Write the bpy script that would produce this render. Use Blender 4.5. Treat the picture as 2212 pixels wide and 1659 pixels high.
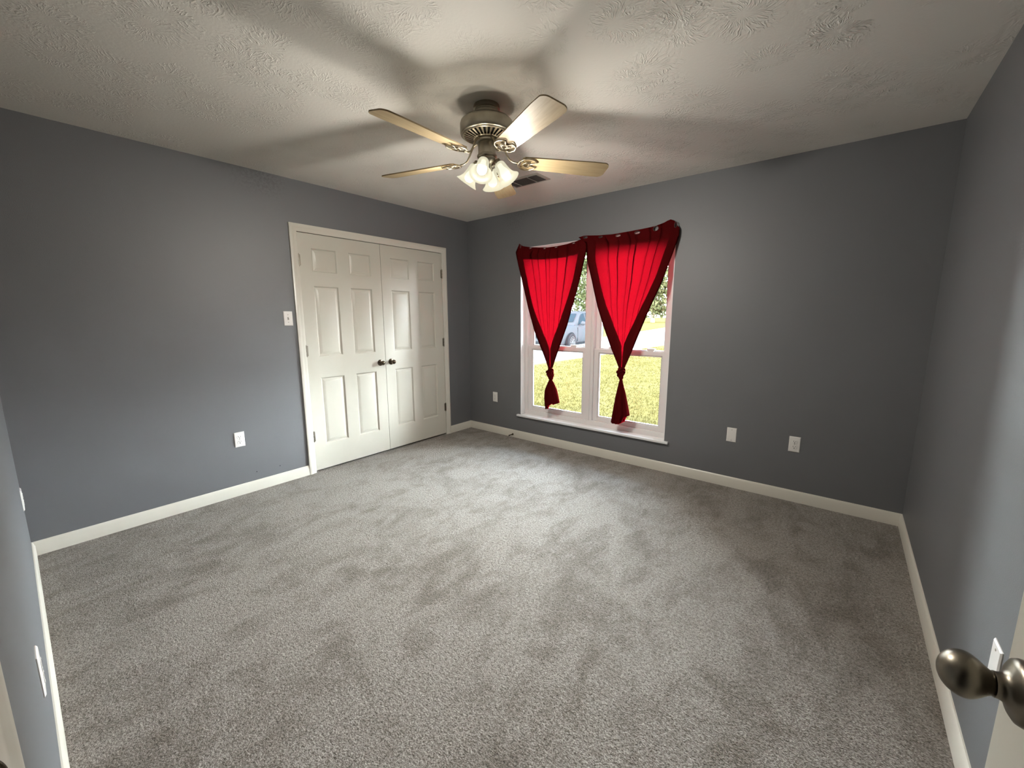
import bpy, math, random
from mathutils import Vector, Matrix
PI = math.pi
random.seed(7)
for o in list(bpy.data.objects):
    bpy.data.objects.remove(o)
SC = bpy.context.scene
COL = SC.collection

# ------------------------------------------------------------------ camera
cam = bpy.data.cameras.new('camera')
cam.sensor_width = 36.0
cam.lens = 884.12 * 36.0 / 2212.0
cam.clip_start = 0.01
cam.clip_end = 1000
cam_ob = bpy.data.objects.new('camera', cam)
COL.objects.link(cam_ob)
_rr = Vector((0.776673, 0.629896, -0.003195))
_u = Vector((-0.100176, 0.128523, 0.986634))
_f = Vector((-0.621887, 0.765972, -0.162921))
_m = Matrix((_rr, _u, -_f)).transposed().to_4x4()
_m.translation = Vector((3.52802, -3.53032, 1.36115))
cam_ob.matrix_world = _m
SC.camera = cam_ob

# ------------------------------------------------------------------ sky, sun, exposure
W = bpy.data.worlds.new('sky')
SC.world = W
W.use_nodes = True
_nt = W.node_tree
_nt.nodes.clear()
_o = _nt.nodes.new('ShaderNodeOutputWorld')
_b = _nt.nodes.new('ShaderNodeBackground')
# bright hazy summer sky: white and strongest low down, bluer and dimmer overhead
_tc = _nt.nodes.new('ShaderNodeTexCoord')
_sx = _nt.nodes.new('ShaderNodeSeparateXYZ')
_nt.links.new(_tc.outputs['Generated'], _sx.inputs[0])
_r = _nt.nodes.new('ShaderNodeValToRGB')
_el = _r.color_ramp.elements
_el[0].position, _el[0].color = 0.0, (.90, .96, 1.0, 1)
_el[1].position, _el[1].color = 1.0, (.06, .095, .15, 1)
_q = _el.new(.35); _q.color = (.88, .95, 1.0, 1)
_q = _el.new(.62); _q.color = (.20, .25, .32, 1)
_nt.links.new(_sx.outputs[2], _r.inputs[0])
_nt.links.new(_r.outputs[0], _b.inputs['Color'])
_b.inputs['Strength'].default_value = 112.0
_nt.links.new(_b.outputs[0], _o.inputs['Surface'])

sun = bpy.data.lights.new('sun', 'SUN')
sun.energy = 10.0
sun.angle = math.radians(0.6)
sun.color = (1.0, 0.95, 0.86)
sun_ob = bpy.data.objects.new('sun', sun)
COL.objects.link(sun_ob)
sun_ob.rotation_euler = Vector((-0.10, 0.50, -0.86)).to_track_quat('-Z', 'Y').to_euler()

SC.view_settings.view_transform = 'Standard'
SC.view_settings.look = 'None'
SC.view_settings.exposure = 0.0
SC.view_settings.gamma = 1.0
SC.view_settings.use_curve_mapping = False
BULB_W = 37.0

# ------------------------------------------------------------------ dimensions
RW, RL, RH = 3.93, 3.587, 2.44
G = -0.12            # ground outside

# ------------------------------------------------------------------ mesh helpers
class MB:
    def __init__(self):
        self.v = []; self.f = []
    def add(self, vs, fs):
        n = len(self.v)
        self.v += [tuple(p) for p in vs]
        self.f += [tuple(i + n for i in f) for f in fs]
        return self
    def box(self, x0, y0, z0, x1, y1, z1):
        vs = [(x0,y0,z0),(x1,y0,z0),(x1,y1,z0),(x0,y1,z0),(x0,y0,z1),(x1,y0,z1),(x1,y1,z1),(x0,y1,z1)]
        return self.add(vs, [(0,3,2,1),(4,5,6,7),(0,1,5,4),(1,2,6,5),(2,3,7,6),(3,0,4,7)])
    def lathe(self, prof, n=32, mat=None):
        """prof: list of (r, z), turned about Z"""
        vs = []; fs = []
        for r, z in prof:
            for k in range(n):
                a = 2*PI*k/n
                vs.append(Vector((r*math.cos(a), r*math.sin(a), z)))
        for i in range(len(prof)-1):
            for k in range(n):
                k2 = (k+1) % n
                fs.append((i*n+k, i*n+k2, (i+1)*n+k2, (i+1)*n+k))
        if prof[0][0] > 1e-5: fs.append(tuple(reversed(range(n))))
        if prof[-1][0] > 1e-5: fs.append(tuple(range((len(prof)-1)*n, len(prof)*n)))
        if mat is not None: vs = [mat @ v for v in vs]
        return self.add(vs, fs)
    def tube(self, pts, rad, n=10, closed=False):
        pts = [Vector(p) for p in pts]
        m = len(pts)
        rr = rad if isinstance(rad, (list, tuple)) else [rad]*m
        vs = []; fs = []
        ref = None
        for i in range(m):
            if closed: t = pts[(i+1) % m] - pts[i-1]
            else: t = pts[min(i+1, m-1)] - pts[max(i-1, 0)]
            t.normalize()
            if ref is None:
                ref = Vector((0,0,1)) if abs(t.z) < .9 else Vector((1,0,0))
            a = (ref - t*ref.dot(t)).normalized()
            ref = a
            b = t.cross(a)
            for k in range(n):
                q = 2*PI*k/n
                vs.append(pts[i] + (a*math.cos(q) + b*math.sin(q))*rr[i])
        for i in range(m if closed else m-1):
            j = (i+1) % m
            for k in range(n):
                k2 = (k+1) % n
                fs.append((i*n+k, i*n+k2, j*n+k2, j*n+k))
        if not closed:
            fs.append(tuple(reversed(range(n)))); fs.append(tuple(range((m-1)*n, m*n)))
        return self.add(vs, fs)
    def prism(self, poly, z0, z1, mat=None):
        n = len(poly)
        vs = [Vector((p[0], p[1], z0)) for p in poly] + [Vector((p[0], p[1], z1)) for p in poly]
        if mat is not None: vs = [mat @ v for v in vs]
        fs = [tuple(reversed(range(n))), tuple(range(n, 2*n))]
        for i in range(n):
            j = (i+1) % n
            fs.append((i, j, n+j, n+i))
        return self.add(vs, fs)
    def sphere(self, c, r, n=16, m=10):
        prof = [(r*math.sin(PI*i/m), -r*math.cos(PI*i/m)) for i in range(m+1)]
        prof[0] = (0.0, prof[0][1]); prof[-1] = (0.0, prof[-1][1])
        prof = [(max(p[0], 1e-6), p[1]) for p in prof]
        return self.lathe(prof, n, Matrix.Translation(Vector(c)))
    def build(self, name, mat, parent=None, smooth=None, bevel=None, solid=None):
        me = bpy.data.meshes.new(name)
        me.from_pydata(self.v, [], self.f)
        import bmesh
        bm = bmesh.new(); bm.from_mesh(me)
        bmesh.ops.remove_doubles(bm, verts=bm.verts, dist=1e-6)
        if self.recalc: bmesh.ops.recalc_face_normals(bm, faces=bm.faces)
        bm.to_mesh(me); bm.free()
        if mat: me.materials.append(mat)
        if smooth:
            for p in me.polygons: p.use_smooth = True
            me.set_sharp_from_angle(angle=math.radians(smooth))
        o = bpy.data.objects.new(name, me)
        COL.objects.link(o)
        if parent: o.parent = parent
        if bevel:
            b = o.modifiers.new('bevel', 'BEVEL'); b.width = bevel; b.segments = 2; b.limit_method = 'ANGLE'
            b.angle_limit = math.radians(40)
        return o
    recalc = True

def empty(name, loc=(0,0,0), rotz=0.0):
    o = bpy.data.objects.new(name, None)
    o.empty_display_size = .1
    COL.objects.link(o)
    o.location = loc; o.rotation_euler = (0,0,rotz)
    return o
def tag(o, label, cat, group=None, kind=None):
    o['label'] = label; o['category'] = cat
    if group: o['group'] = group
    if kind: o['kind'] = kind
    return o
def rx(a): return Matrix.Rotation(a, 4, 'X')
def ry(a): return Matrix.Rotation(a, 4, 'Y')
def rz(a): return Matrix.Rotation(a, 4, 'Z')
def tr(*a): return Matrix.Translation(Vector(a))
def axis(loc, d):
    """matrix that maps +Z to direction d at loc"""
    return Matrix.Translation(Vector(loc)) @ Vector(d).to_track_quat('Z', 'Y').to_matrix().to_4x4()
def lerp(a, b, t): return a + (b-a)*t
def pl(pts, t):
    """point on polyline at 0..1 by x-or-length parameter"""
    d = [0]
    for i in range(1, len(pts)):
        d.append(d[-1] + math.dist(pts[i], pts[i-1]))
    s = t*d[-1]
    for i in range(1, len(pts)):
        if s <= d[i] + 1e-9:
            k = (s-d[i-1])/max(d[i]-d[i-1], 1e-9)
            return tuple(lerp(a, b, k) for a, b in zip(pts[i-1], pts[i]))
    return pts[-1]
def at_z(pts, z):
    """x of a polyline (x,z) descending in z"""
    for i in range(1, len(pts)):
        if pts[i][1] <= z <= pts[i-1][1]:
            k = (pts[i-1][1]-z)/max(pts[i-1][1]-pts[i][1], 1e-9)
            return lerp(pts[i-1][0], pts[i][0], k)
    return pts[0][0] if z > pts[0][1] else pts[-1][0]

# ------------------------------------------------------------------ materials
def new_mat(name):
    m = bpy.data.materials.new(name); m.use_nodes = True
    nt = m.node_tree
    return m, nt, nt.nodes['Principled BSDF']
def nd(nt, typ, **kw):
    n = nt.nodes.new(typ)
    for k, v in kw.items():
        if hasattr(n, k): setattr(n, k, v)
        else:
            i = n.inputs[k.replace('_', ' ')] if k.replace('_', ' ') in n.inputs else n.inputs[k]
            i.default_value = v
    return n
def lk(nt, a, b): nt.links.new(a, b)
def ramp(nt, fac, stops):
    r = nt.nodes.new('ShaderNodeValToRGB')
    e = r.color_ramp.elements
    e[0].position, e[0].color = stops[0][0], (*stops[0][1], 1)
    e[1].position, e[1].color = stops[1][0], (*stops[1][1], 1)
    for p, c in stops[2:]:
        q = e.new(p); q.color = (*c, 1)
    lk(nt, fac, r.inputs[0])
    return r.outputs[0]
def math_(nt, op, a, b=None):
    n = nt.nodes.new('ShaderNodeMath'); n.operation = op
    for i, x in enumerate((a, b)):
        if x is None: continue
        if isinstance(x, (int, float)): n.inputs[i].default_value = x
        else: lk(nt, x, n.inputs[i])
    return n.outputs[0]
def coords(nt): return nt.nodes.new('ShaderNodeTexCoord').outputs['Object']
def noise(nt, vec, scale, detail=3, rough=.55, dist=0):
    n = nt.nodes.new('ShaderNodeTexNoise')
    n.inputs['Scale'].default_value = scale; n.inputs['Detail'].default_value = detail
    n.inputs['Roughness'].default_value = rough; n.inputs['Distortion'].default_value = dist
    lk(nt, vec, n.inputs['Vector'])
    return n.outputs['Fac']
def mapping(nt, vec, scale=(1,1,1), rot=(0,0,0)):
    n = nt.nodes.new('ShaderNodeMapping')
    n.inputs['Scale'].default_value = scale; n.inputs['Rotation'].default_value = rot
    lk(nt, vec, n.inputs['Vector'])
    return n.outputs[0]
def bump(nt, b, h, strength, dist):
    n = nt.nodes.new('ShaderNodeBump')
    n.inputs['Strength'].default_value = strength; n.inputs['Distance'].default_value = dist
    lk(nt, h, n.inputs['Height']); lk(nt, n.outputs[0], b.inputs['Normal'])
    return n
def simple(name, col, rough=.5, metal=0.0, spec=.5, var=0.0, vscale=8, bmp=None, emit=None):
    m, nt, b = new_mat(name)
    b.inputs['Base Color'].default_value = (*col, 1)
    b.inputs['Roughness'].default_value = rough; b.inputs['Metallic'].default_value = metal
    b.inputs['Specular IOR Level'].default_value = spec
    c = coords(nt)
    if var:
        f = noise(nt, c, vscale, 4)
        lk(nt, ramp(nt, f, [(.3, tuple(x*(1-var) for x in col)), (.7, tuple(min(1, x*(1+var)) for x in col))]), b.inputs['Base Color'])
    if bmp:
        bump(nt, b, noise(nt, c, bmp[0], 3), bmp[1], bmp[2])
    if emit:
        b.inputs['Emission Color'].default_value = (*emit[0], 1); b.inputs['Emission Strength'].default_value = emit[1]
    return m

M = {}
# grey wall paint with fine roller stipple
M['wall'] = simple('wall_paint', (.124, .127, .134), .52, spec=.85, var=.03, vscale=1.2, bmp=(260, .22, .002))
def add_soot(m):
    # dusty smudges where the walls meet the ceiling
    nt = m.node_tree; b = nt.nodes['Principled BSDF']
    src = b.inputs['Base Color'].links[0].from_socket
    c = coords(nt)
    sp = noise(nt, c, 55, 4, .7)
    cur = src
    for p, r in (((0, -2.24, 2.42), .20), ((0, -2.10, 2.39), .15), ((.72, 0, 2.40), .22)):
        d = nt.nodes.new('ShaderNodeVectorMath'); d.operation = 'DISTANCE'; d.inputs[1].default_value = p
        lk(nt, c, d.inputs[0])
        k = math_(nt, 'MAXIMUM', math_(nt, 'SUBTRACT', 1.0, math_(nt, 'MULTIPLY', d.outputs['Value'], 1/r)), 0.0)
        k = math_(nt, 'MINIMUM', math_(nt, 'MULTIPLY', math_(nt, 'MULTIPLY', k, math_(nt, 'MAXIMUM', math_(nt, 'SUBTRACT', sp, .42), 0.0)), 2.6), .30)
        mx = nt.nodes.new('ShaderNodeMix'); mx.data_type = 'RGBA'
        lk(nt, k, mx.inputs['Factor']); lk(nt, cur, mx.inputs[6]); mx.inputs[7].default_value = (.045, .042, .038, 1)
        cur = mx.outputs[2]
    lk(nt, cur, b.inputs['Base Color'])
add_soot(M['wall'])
M['white'] = simple('white_gloss_paint', (.60, .575, .505), .32, spec=.5, var=.02, vscale=3, bmp=(60, .05, .002))
M['door'] = simple('door_paint', (.53, .51, .44), .36, spec=.5, var=.02, vscale=2, bmp=(180, .06, .001))
M['vinyl'] = simple('white_vinyl', (.72, .70, .69), .35, spec=.5)
M['sill'] = simple('sill_paint', (.78, .78, .78), .3, spec=.5)
M['plastic'] = simple('white_plastic', (.74, .72, .69), .35, spec=.5)
M['dark'] = simple('recess_shade', (.012, .011, .010), .8, spec=.2)  # near-black fill standing in for the shade inside holes and slots
M['pewter'] = simple('antique_pewter', (.36, .33, .27), .32, metal=1.0, var=.15, vscale=14)
M['knob_metal'] = simple('dark_nickel', (.23, .205, .165), .33, metal=1.0, var=.12, vscale=25)
M['knob_small'] = simple('aged_bronze', (.13, .105, .075), .25, metal=1.0, var=.2, vscale=25)
M['grommet'] = simple('dull_red_grommet', (.10, .03, .028), .45, metal=.3)
M['hinge'] = simple('hinge_metal', (.26, .235, .19), .35, metal=1.0)
M['vent'] = simple('painted_vent_metal', (.42, .395, .35), .5, spec=.4)
M['rubber'] = simple('black_rubber', (.02, .018, .015), .6)
M['closet'] = simple('closet_interior', (.3, .3, .3), .8)

def ceiling_mat():
    m, nt, b = new_mat('stomped_ceiling')
    b.inputs['Base Color'].default_value = (.80, .775, .72, 1)
    b.inputs['Roughness'].default_value = .75; b.inputs['Specular IOR Level'].default_value = .25
    c = coords(nt)
    hs = []
    wob = nt.nodes.new('ShaderNodeTexNoise'); wob.inputs['Scale'].default_value = 9.0; lk(nt, c, wob.inputs['Vector'])
    wv = nt.nodes.new('ShaderNodeVectorMath'); wv.operation = 'MULTIPLY_ADD'; wv.inputs[1].default_value = (.09, .09, 0)
    lk(nt, wob.outputs['Color'], wv.inputs[0]); lk(nt, c, wv.inputs[2]); c2 = wv.outputs[0]
    for sc, off in ((3.4, (0,0,0)), (4.3, (3.3, 1.7, 0))):
        mp = nt.nodes.new('ShaderNodeMapping'); mp.inputs['Location'].default_value = off
        lk(nt, c2, mp.inputs[0])
        v = nt.nodes.new('ShaderNodeTexVoronoi'); v.voronoi_dimensions = '2D'
        v.inputs['Scale'].default_value = sc
        lk(nt, mp.outputs[0], v.inputs['Vector'])
        d = nt.nodes.new('ShaderNodeVectorMath'); d.operation = 'SUBTRACT'
        lk(nt, mp.outputs[0], d.inputs[0]); lk(nt, v.outputs['Position'], d.inputs[1])
        flat = nt.nodes.new('ShaderNodeVectorMath'); flat.operation = 'MULTIPLY'; flat.inputs[1].default_value = (1, 1, 0)
        lk(nt, d.outputs[0], flat.inputs[0]); d = flat
        s = nt.nodes.new('ShaderNodeSeparateXYZ'); lk(nt, d.outputs[0], s.inputs[0])
        ang = math_(nt, 'ARCTAN2', s.outputs[1], s.outputs[0])
        ln = nt.nodes.new('ShaderNodeVectorMath'); ln.operation = 'LENGTH'; lk(nt, d.outputs[0], ln.inputs[0])
        cb = nt.nodes.new('ShaderNodeCombineXYZ')
        lk(nt, math_(nt, 'MULTIPLY', ang, 8.0), cb.inputs[0])
        lk(nt, math_(nt, 'MULTIPLY', ln.outputs['Value'], 33.0), cb.inputs[1])
        sc2 = nt.nodes.new('ShaderNodeSeparateColor'); lk(nt, v.outputs['Color'], sc2.inputs[0])
        lk(nt, math_(nt, 'MULTIPLY', sc2.outputs[0], 40.0), cb.inputs[2])
        st = noise(nt, cb.outputs[0], 1.5, 2, .5)
        stroke = math_(nt, 'SMOOTH_MIN', math_(nt, 'MAXIMUM', math_(nt, 'SUBTRACT', st, .48), 0.0), .16)
        # fades towards the rim of each brush stamp
        rim = math_(nt, 'MAXIMUM', math_(nt, 'SUBTRACT', 1.0, math_(nt, 'MULTIPLY', ln.outputs['Value'], 6.0)), 0.0)
        core = math_(nt, 'MINIMUM', math_(nt, 'MULTIPLY', math_(nt, 'MAXIMUM', math_(nt, 'SUBTRACT', ln.outputs['Value'], .022), 0.0), 22.0), 1.0)
        patch = math_(nt, 'MULTIPLY', math_(nt, 'GREATER_THAN', sc2.outputs[1], .40), math_(nt, 'MULTIPLY', rim, core))
        hs.append(math_(nt, 'MULTIPLY', stroke, patch))
    h = math_(nt, 'ADD', hs[0], hs[1])
    fine = noise(nt, c, 70, 4, .6)
    h = math_(nt, 'ADD', math_(nt, 'MULTIPLY', h, 2.6), math_(nt, 'MULTIPLY', fine, .07))
    bump(nt, b, h, .9, .012)
    return m
M['ceiling'] = ceiling_mat()

def carpet_mat():
    m, nt, b = new_mat('cut_pile_carpet')
    b.inputs['Roughness'].default_value = .95; b.inputs['Specular IOR Level'].default_value = .1
    b.inputs['Sheen Weight'].default_value = .12; b.inputs['Sheen Roughness'].default_value = .5
    c = coords(nt)
    # tuft speckle
    t1 = noise(nt, c, 170, 3, .65)
    t2 = noise(nt, c, 75, 2, .6)
    sp = math_(nt, 'ADD', math_(nt, 'MULTIPLY', t1, .65), math_(nt, 'MULTIPLY', t2, .35))
    col = ramp(nt, sp, [(.36, (.100, .088, .074)), (.64, (.460, .422, .380))])
    # brushed-pile marks: patches where the pile leans the other way
    a = noise(nt, mapping(nt, c, (1.5, 1, 1), (0,0,.65)), 2.7, 6, .66, 1.1)
    a2 = noise(nt, mapping(nt, c, (1.9, 1, 1), (0,0,.9)), 1.3, 5, .6, 1.0)
    a3 = noise(nt, mapping(nt, c, (1.6, 1, 1), (0,0,.3)), 6.5, 5, .65, .9)
    pa = math_(nt, 'ADD', math_(nt, 'ADD', math_(nt, 'MULTIPLY', a, .45), math_(nt, 'MULTIPLY', a2, .30)), math_(nt, 'MULTIPLY', a3, .25))
    lay = ramp(nt, pa, [(.41, (.64, .62, .585)), (.54, (1.0, 1.0, 1.0))])
    mx = nt.nodes.new('ShaderNodeMix'); mx.data_type = 'RGBA'; mx.blend_type = 'MULTIPLY'
    mx.inputs['Factor'].default_value = 1.0
    lk(nt, col, mx.inputs[6]); lk(nt, lay, mx.inputs[7])
    lk(nt, mx.outputs[2], b.inputs['Base Color'])
    hh = math_(nt, 'ADD', math_(nt, 'MULTIPLY', t1, 1.0), math_(nt, 'MULTIPLY', t2, .8))
    bump(nt, b, hh, .8, .012)
    return m
M['carpet'] = carpet_mat()

def wood_mat():
    m, nt, b = new_mat('bleached_maple')
    c = mapping(nt, coords(nt), (2.2, 26, 26))
    f = noise(nt, c, 2.2, 5, .6, .6)
    lk(nt, ramp(nt, f, [(.3, (.235, .172, .090)), (.7, (.325, .250, .145))]), b.inputs['Base Color'])
    b.inputs['Roughness'].default_value = .5
    b.inputs['Specular IOR Level'].default_value = .3
    return m
M['blade'] = wood_mat()

def cloth_mat():
    m, nt, b = new_mat('red_curtain_cloth')
    nt.nodes.remove(b)
    out = nt.nodes['Material Output']
    c = coords(nt)
    d = nt.nodes.new('ShaderNodeBsdfDiffuse'); t = nt.nodes.new('ShaderNodeBsdfTranslucent')
    w = noise(nt, mapping(nt, c, (300, 300, 60)), 3, 2)
    lk(nt, ramp(nt, w, [(.3, (.105, .006, .007)), (.7, (.15, .009, .010))]), d.inputs['Color'])
    lk(nt, ramp(nt, w, [(.3, (.070, .0003, .0015)), (.7, (.088, .0006, .0025))]), t.inputs['Color'])
    mx = nt.nodes.new('ShaderNodeMixShader'); mx.inputs[0].default_value = .55
    lk(nt, d.outputs[0], mx.inputs[1]); lk(nt, t.outputs[0], mx.inputs[2])
    lk(nt, mx.outputs[0], out.inputs['Surface'])
    return m
M['cloth'] = cloth_mat()

def glass_mat():
    m, nt, b = new_mat('window_glass')
    nt.nodes.remove(b)
    out = nt.nodes['Material Output']
    t = nt.nodes.new('ShaderNodeBsdfTransparent'); t.inputs[0].default_value = (.97, .985, .98, 1)
    g = nt.nodes.new('ShaderNodeBsdfGlossy'); g.inputs['Roughness'].default_value = .02
    fr = nt.nodes.new('ShaderNodeFresnel'); fr.inputs['IOR'].default_value = 1.35
    mx = nt.nodes.new('ShaderNodeMixShader')
    lk(nt, fr.outputs[0], mx.inputs[0]); lk(nt, t.outputs[0], mx.inputs[1]); lk(nt, g.outputs[0], mx.inputs[2])
    lk(nt, mx.outputs[0], out.inputs['Surface'])
    return m
M['glass'] = glass_mat()

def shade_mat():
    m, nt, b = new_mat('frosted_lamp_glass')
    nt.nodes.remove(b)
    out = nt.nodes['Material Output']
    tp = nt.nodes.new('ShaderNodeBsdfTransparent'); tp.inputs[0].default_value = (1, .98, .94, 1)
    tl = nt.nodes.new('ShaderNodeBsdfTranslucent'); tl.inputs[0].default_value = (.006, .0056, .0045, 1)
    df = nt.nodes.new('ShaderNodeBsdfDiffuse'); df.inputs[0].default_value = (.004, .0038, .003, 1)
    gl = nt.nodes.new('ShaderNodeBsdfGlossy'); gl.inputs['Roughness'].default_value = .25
    em = nt.nodes.new('ShaderNodeEmission'); em.inputs['Color'].default_value = (1, .95, .70, 1); em.inputs['Strength'].default_value = .56  # glow of the lit glass is put in as emission; it scatters almost nothing
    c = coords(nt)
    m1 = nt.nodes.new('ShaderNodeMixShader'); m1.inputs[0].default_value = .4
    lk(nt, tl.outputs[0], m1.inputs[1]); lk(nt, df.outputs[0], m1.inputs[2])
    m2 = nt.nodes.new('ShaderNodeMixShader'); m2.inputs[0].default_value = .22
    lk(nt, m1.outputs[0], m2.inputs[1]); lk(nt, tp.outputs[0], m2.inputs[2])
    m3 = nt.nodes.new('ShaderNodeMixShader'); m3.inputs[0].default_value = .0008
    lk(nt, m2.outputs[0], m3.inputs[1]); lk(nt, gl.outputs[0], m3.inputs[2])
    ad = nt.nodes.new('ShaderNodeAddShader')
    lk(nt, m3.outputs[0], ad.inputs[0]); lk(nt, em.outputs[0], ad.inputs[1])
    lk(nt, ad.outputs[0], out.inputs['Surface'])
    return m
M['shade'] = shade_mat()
M['bulb'] = simple('lit_bulb', (1, .95, .85), .4, emit=((1, .93, .76), 9.0))

def lawn_mat():
    m, nt, b = new_mat('dry_lawn')
    c = coords(nt)
    f = noise(nt, c, 9, 6, .7)
    g = noise(nt, c, .5, 3, .6)
    mix = math_(nt, 'ADD', math_(nt, 'MULTIPLY', f, .7), math_(nt, 'MULTIPLY', g, .3))
    lk(nt, ramp(nt, mix, [(.38, (.028, .0235, .007)), (.55, (.049, .041, .0155)), (.68, (.060, .050, .023))]), b.inputs['Base Color'])
    b.inputs['Roughness'].default_value = .9; b.inputs['Specular IOR Level'].default_value = 0.0
    bump(nt, b, f, .6, .05)
    return m
M['lawn'] = lawn_mat()
def leafy(name, c1, c2, tr_c, scale=1.5):
    m, nt, b = new_mat(name)
    nt.nodes.remove(b)
    out = nt.nodes['Material Output']
    f = noise(nt, coords(nt), scale, 3)
    d = nt.nodes.new('ShaderNodeBsdfDiffuse'); t = nt.nodes.new('ShaderNodeBsdfTranslucent')
    lk(nt, ramp(nt, f, [(.35, c1), (.65, c2)]), d.inputs['Color'])
    t.inputs['Color'].default_value = (*tr_c, 1)
    mx = nt.nodes.new('ShaderNodeMixShader'); mx.inputs[0].default_value = .4
    lk(nt, d.outputs[0], mx.inputs[1]); lk(nt, t.outputs[0], mx.inputs[2])
    lk(nt, mx.outputs[0], out.inputs['Surface'])
    return m
M['grass'] = leafy('grass_blades', (.024, .0215, .0058), (.050, .0405, .0145), (.030, .0255, .0085), 3)
M['leaf_a'] = leafy('oak_leaves', (.012, .019, .008), (.034, .037, .018), (.028, .033, .011))
M['leaf_b'] = leafy('yellow_green_leaves', (.023, .027, .011), (.060, .057, .029), (.043, .046, .017), .6)
M['bark'] = simple('bark', (.13, .10, .07), .9, var=.3, vscale=3, bmp=(6, .5, .05))
M['concrete'] = simple('driveway_concrete', (.10, .098, .096), .85, spec=0, var=.05, vscale=1.5, bmp=(40, .2, .01))
M['far_shade'] = simple('far_shade_strip', (.012, .0115, .011), .9, spec=.0, var=.1, vscale=.5)
M['car'] = simple('silver_car_paint', (.018, .019, .021), .5, spec=.0)
M['carglass'] = simple('car_glass', (.0060, .0092, .0116), .5, spec=.0)
M['tyre'] = simple('tyre_rubber', (.008, .008, .0088), .9, spec=.0)
M['rim'] = simple('alloy_rim', (.030, .030, .031), .5, spec=.0)
M['trimblk'] = simple('car_black_trim', (.0060, .0063, .0070), .8, spec=.0)
M['brick'] = simple('eave_board', (.75, .74, .70), .7)

# ------------------------------------------------------------------ room shell
def struct(o, label, cat):
    return tag(o, label, cat, kind='structure')

WX0, WX1, WZ0, WZ1 = .789, 2.377, .2796, 2.0634          # window opening
CY0, CY1, CZ = -1.942, -.408, 2.045                      # closet opening
DX0, DX1, DZ = 3.036, 3.784, 2.045                       # entry door opening

struct(MB().box(-.12, -RL-.12, -.12, RW+.12, .15, 0).build('floor', M['carpet']), 'grey beige cut-pile carpet covering the whole room floor', 'floor')
struct(MB().box(-.12, -RL-.12, RH, RW+.12, .15, RH+.12).build('ceiling', M['ceiling']), 'off-white ceiling with a stomped brush texture', 'ceiling')
b = MB()
b.box(-.12, -RL-.12, 0, 0, CY0-.018, RH).box(-.12, CY1+.018, 0, 0, .15, RH).box(-.12, CY0-.018, CZ+.018, 0, CY1+.018, RH)
wl_ = struct(b.build('wall_left', M['wall']), 'grey painted wall holding the white double closet doors', 'wall')
for y_, z_ in ((-2.405, .150), (-2.232, .149)):
    MB().lathe([(.0001, 0), (.0035, 0), (.0030, .0006), (.0001, .0007)], 12, axis((0, y_, z_), (1, 0, 0))).build('nail_hole', M['dark'], wl_)
b = MB()
b.box(0, 0, 0, WX0-.004, .15, RH).box(WX1+.004, 0, 0, RW, .15, RH).box(WX0-.004, 0, 0, WX1+.004, .15, WZ0-.022).box(WX0-.004, 0, WZ1+.004, WX1+.004, .15, RH)
struct(b.build('wall_back', M['wall']), 'grey painted wall holding the window with red curtains', 'wall')
struct(MB().box(RW, -RL-.12, 0, RW+.12, .15, RH).build('wall_right', M['wall']), 'grey painted wall on the right behind the open entry door', 'wall')
b = MB()
b.box(0, -RL-.12, 0, DX0-.018, -RL, RH).box(DX1+.018, -RL-.12, 0, RW, -RL, RH).box(DX0-.018, -RL-.12, DZ+.018, DX1+.018, -RL, RH)
struct(b.build('wall_front', M['wall']), 'grey painted wall with the entry doorway, seen edge-on at the far left', 'wall')
# closet and hallway shells beyond the openings
b = MB()
b.box(-.85, CY0-.3, 0, -.79, CY1+.3, RH).box(-.79, CY0-.36, 0, -.12, CY0-.3, RH).box(-.79, CY1+.3, 0, -.12, CY1+.36, RH)
b.box(-.85, CY0-.36, -.06, -.12, CY1+.36, 0).box(-.85, CY0-.36, RH, -.12, CY1+.36, RH+.06)
struct(b.build('wall_closet', M['closet']), 'unlit closet interior behind the white double doors', 'wall')
b = MB()
b.box(2.0, -RL-1.36, 0, 4.5, -RL-1.3, RH).box(1.94, -RL-1.36, 0, 2.0, -RL-.12, RH).box(4.5, -RL-1.36, 0, 4.56, -RL-.12, RH)
b.box(1.94, -RL-1.36, -.06, 4.56, -RL-.12, 0).box(1.94, -RL-1.36, RH, 4.56, -RL-.12, RH+.06)
b.box(RW+.12, -RL-.16, 0, 4.5, -RL-.12, RH)
struct(b.build('wall_hallway', M['wall']), 'grey hallway behind the entry doorway', 'wall')
# roof with overhang that shades the lawn by the house
b = MB().box(-6, -9, RH+.125, 8, .62, RH+.24)
struct(b.build('roof', M['brick']), 'house eave above the window, casting shade on the lawn edge', 'roof')

# baseboards
BB = [(0, 0), (.013, 0), (.013, .062), (.010, .068), (.008, .078), (.004, .0835), (0, .0845)]
def base_run(mb, p0, p1, nrm, trim0=0, trim1=0):
    """extrude the baseboard profile from p0 to p1; nrm points into the room; trims mitre the ends"""
    p0, p1, n = Vector(p0), Vector(p1), Vector(nrm)
    d = (p1-p0).normalized()
    vs = []
    for p, s in ((p0, trim0), (p1, -trim1)):
        for h, z in BB:
            vs.append(p + n*h + d*s*h + Vector((0,0,z)))
    k = len(BB)
    fs = [tuple(range(k)), tuple(reversed(range(k, 2*k)))]
    for i in range(k):
        j = (i+1) % k
        fs.append((i, k+i, k+j, j))
    mb.add(vs, fs)
b = MB(); base_run(b, (0,-RL,0), (0,CY0-.0605,0), (1,0,0), 1, 0); base_run(b, (0,CY1+.0625,0), (0,0,0), (1,0,0), 0, 1)
struct(b.build('baseboard_left', M['white'], smooth=35), 'white baseboard along the closet wall', 'baseboard')
b = MB(); base_run(b, (0,0,0), (RW,0,0), (0,-1,0), 1, 1)
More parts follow.
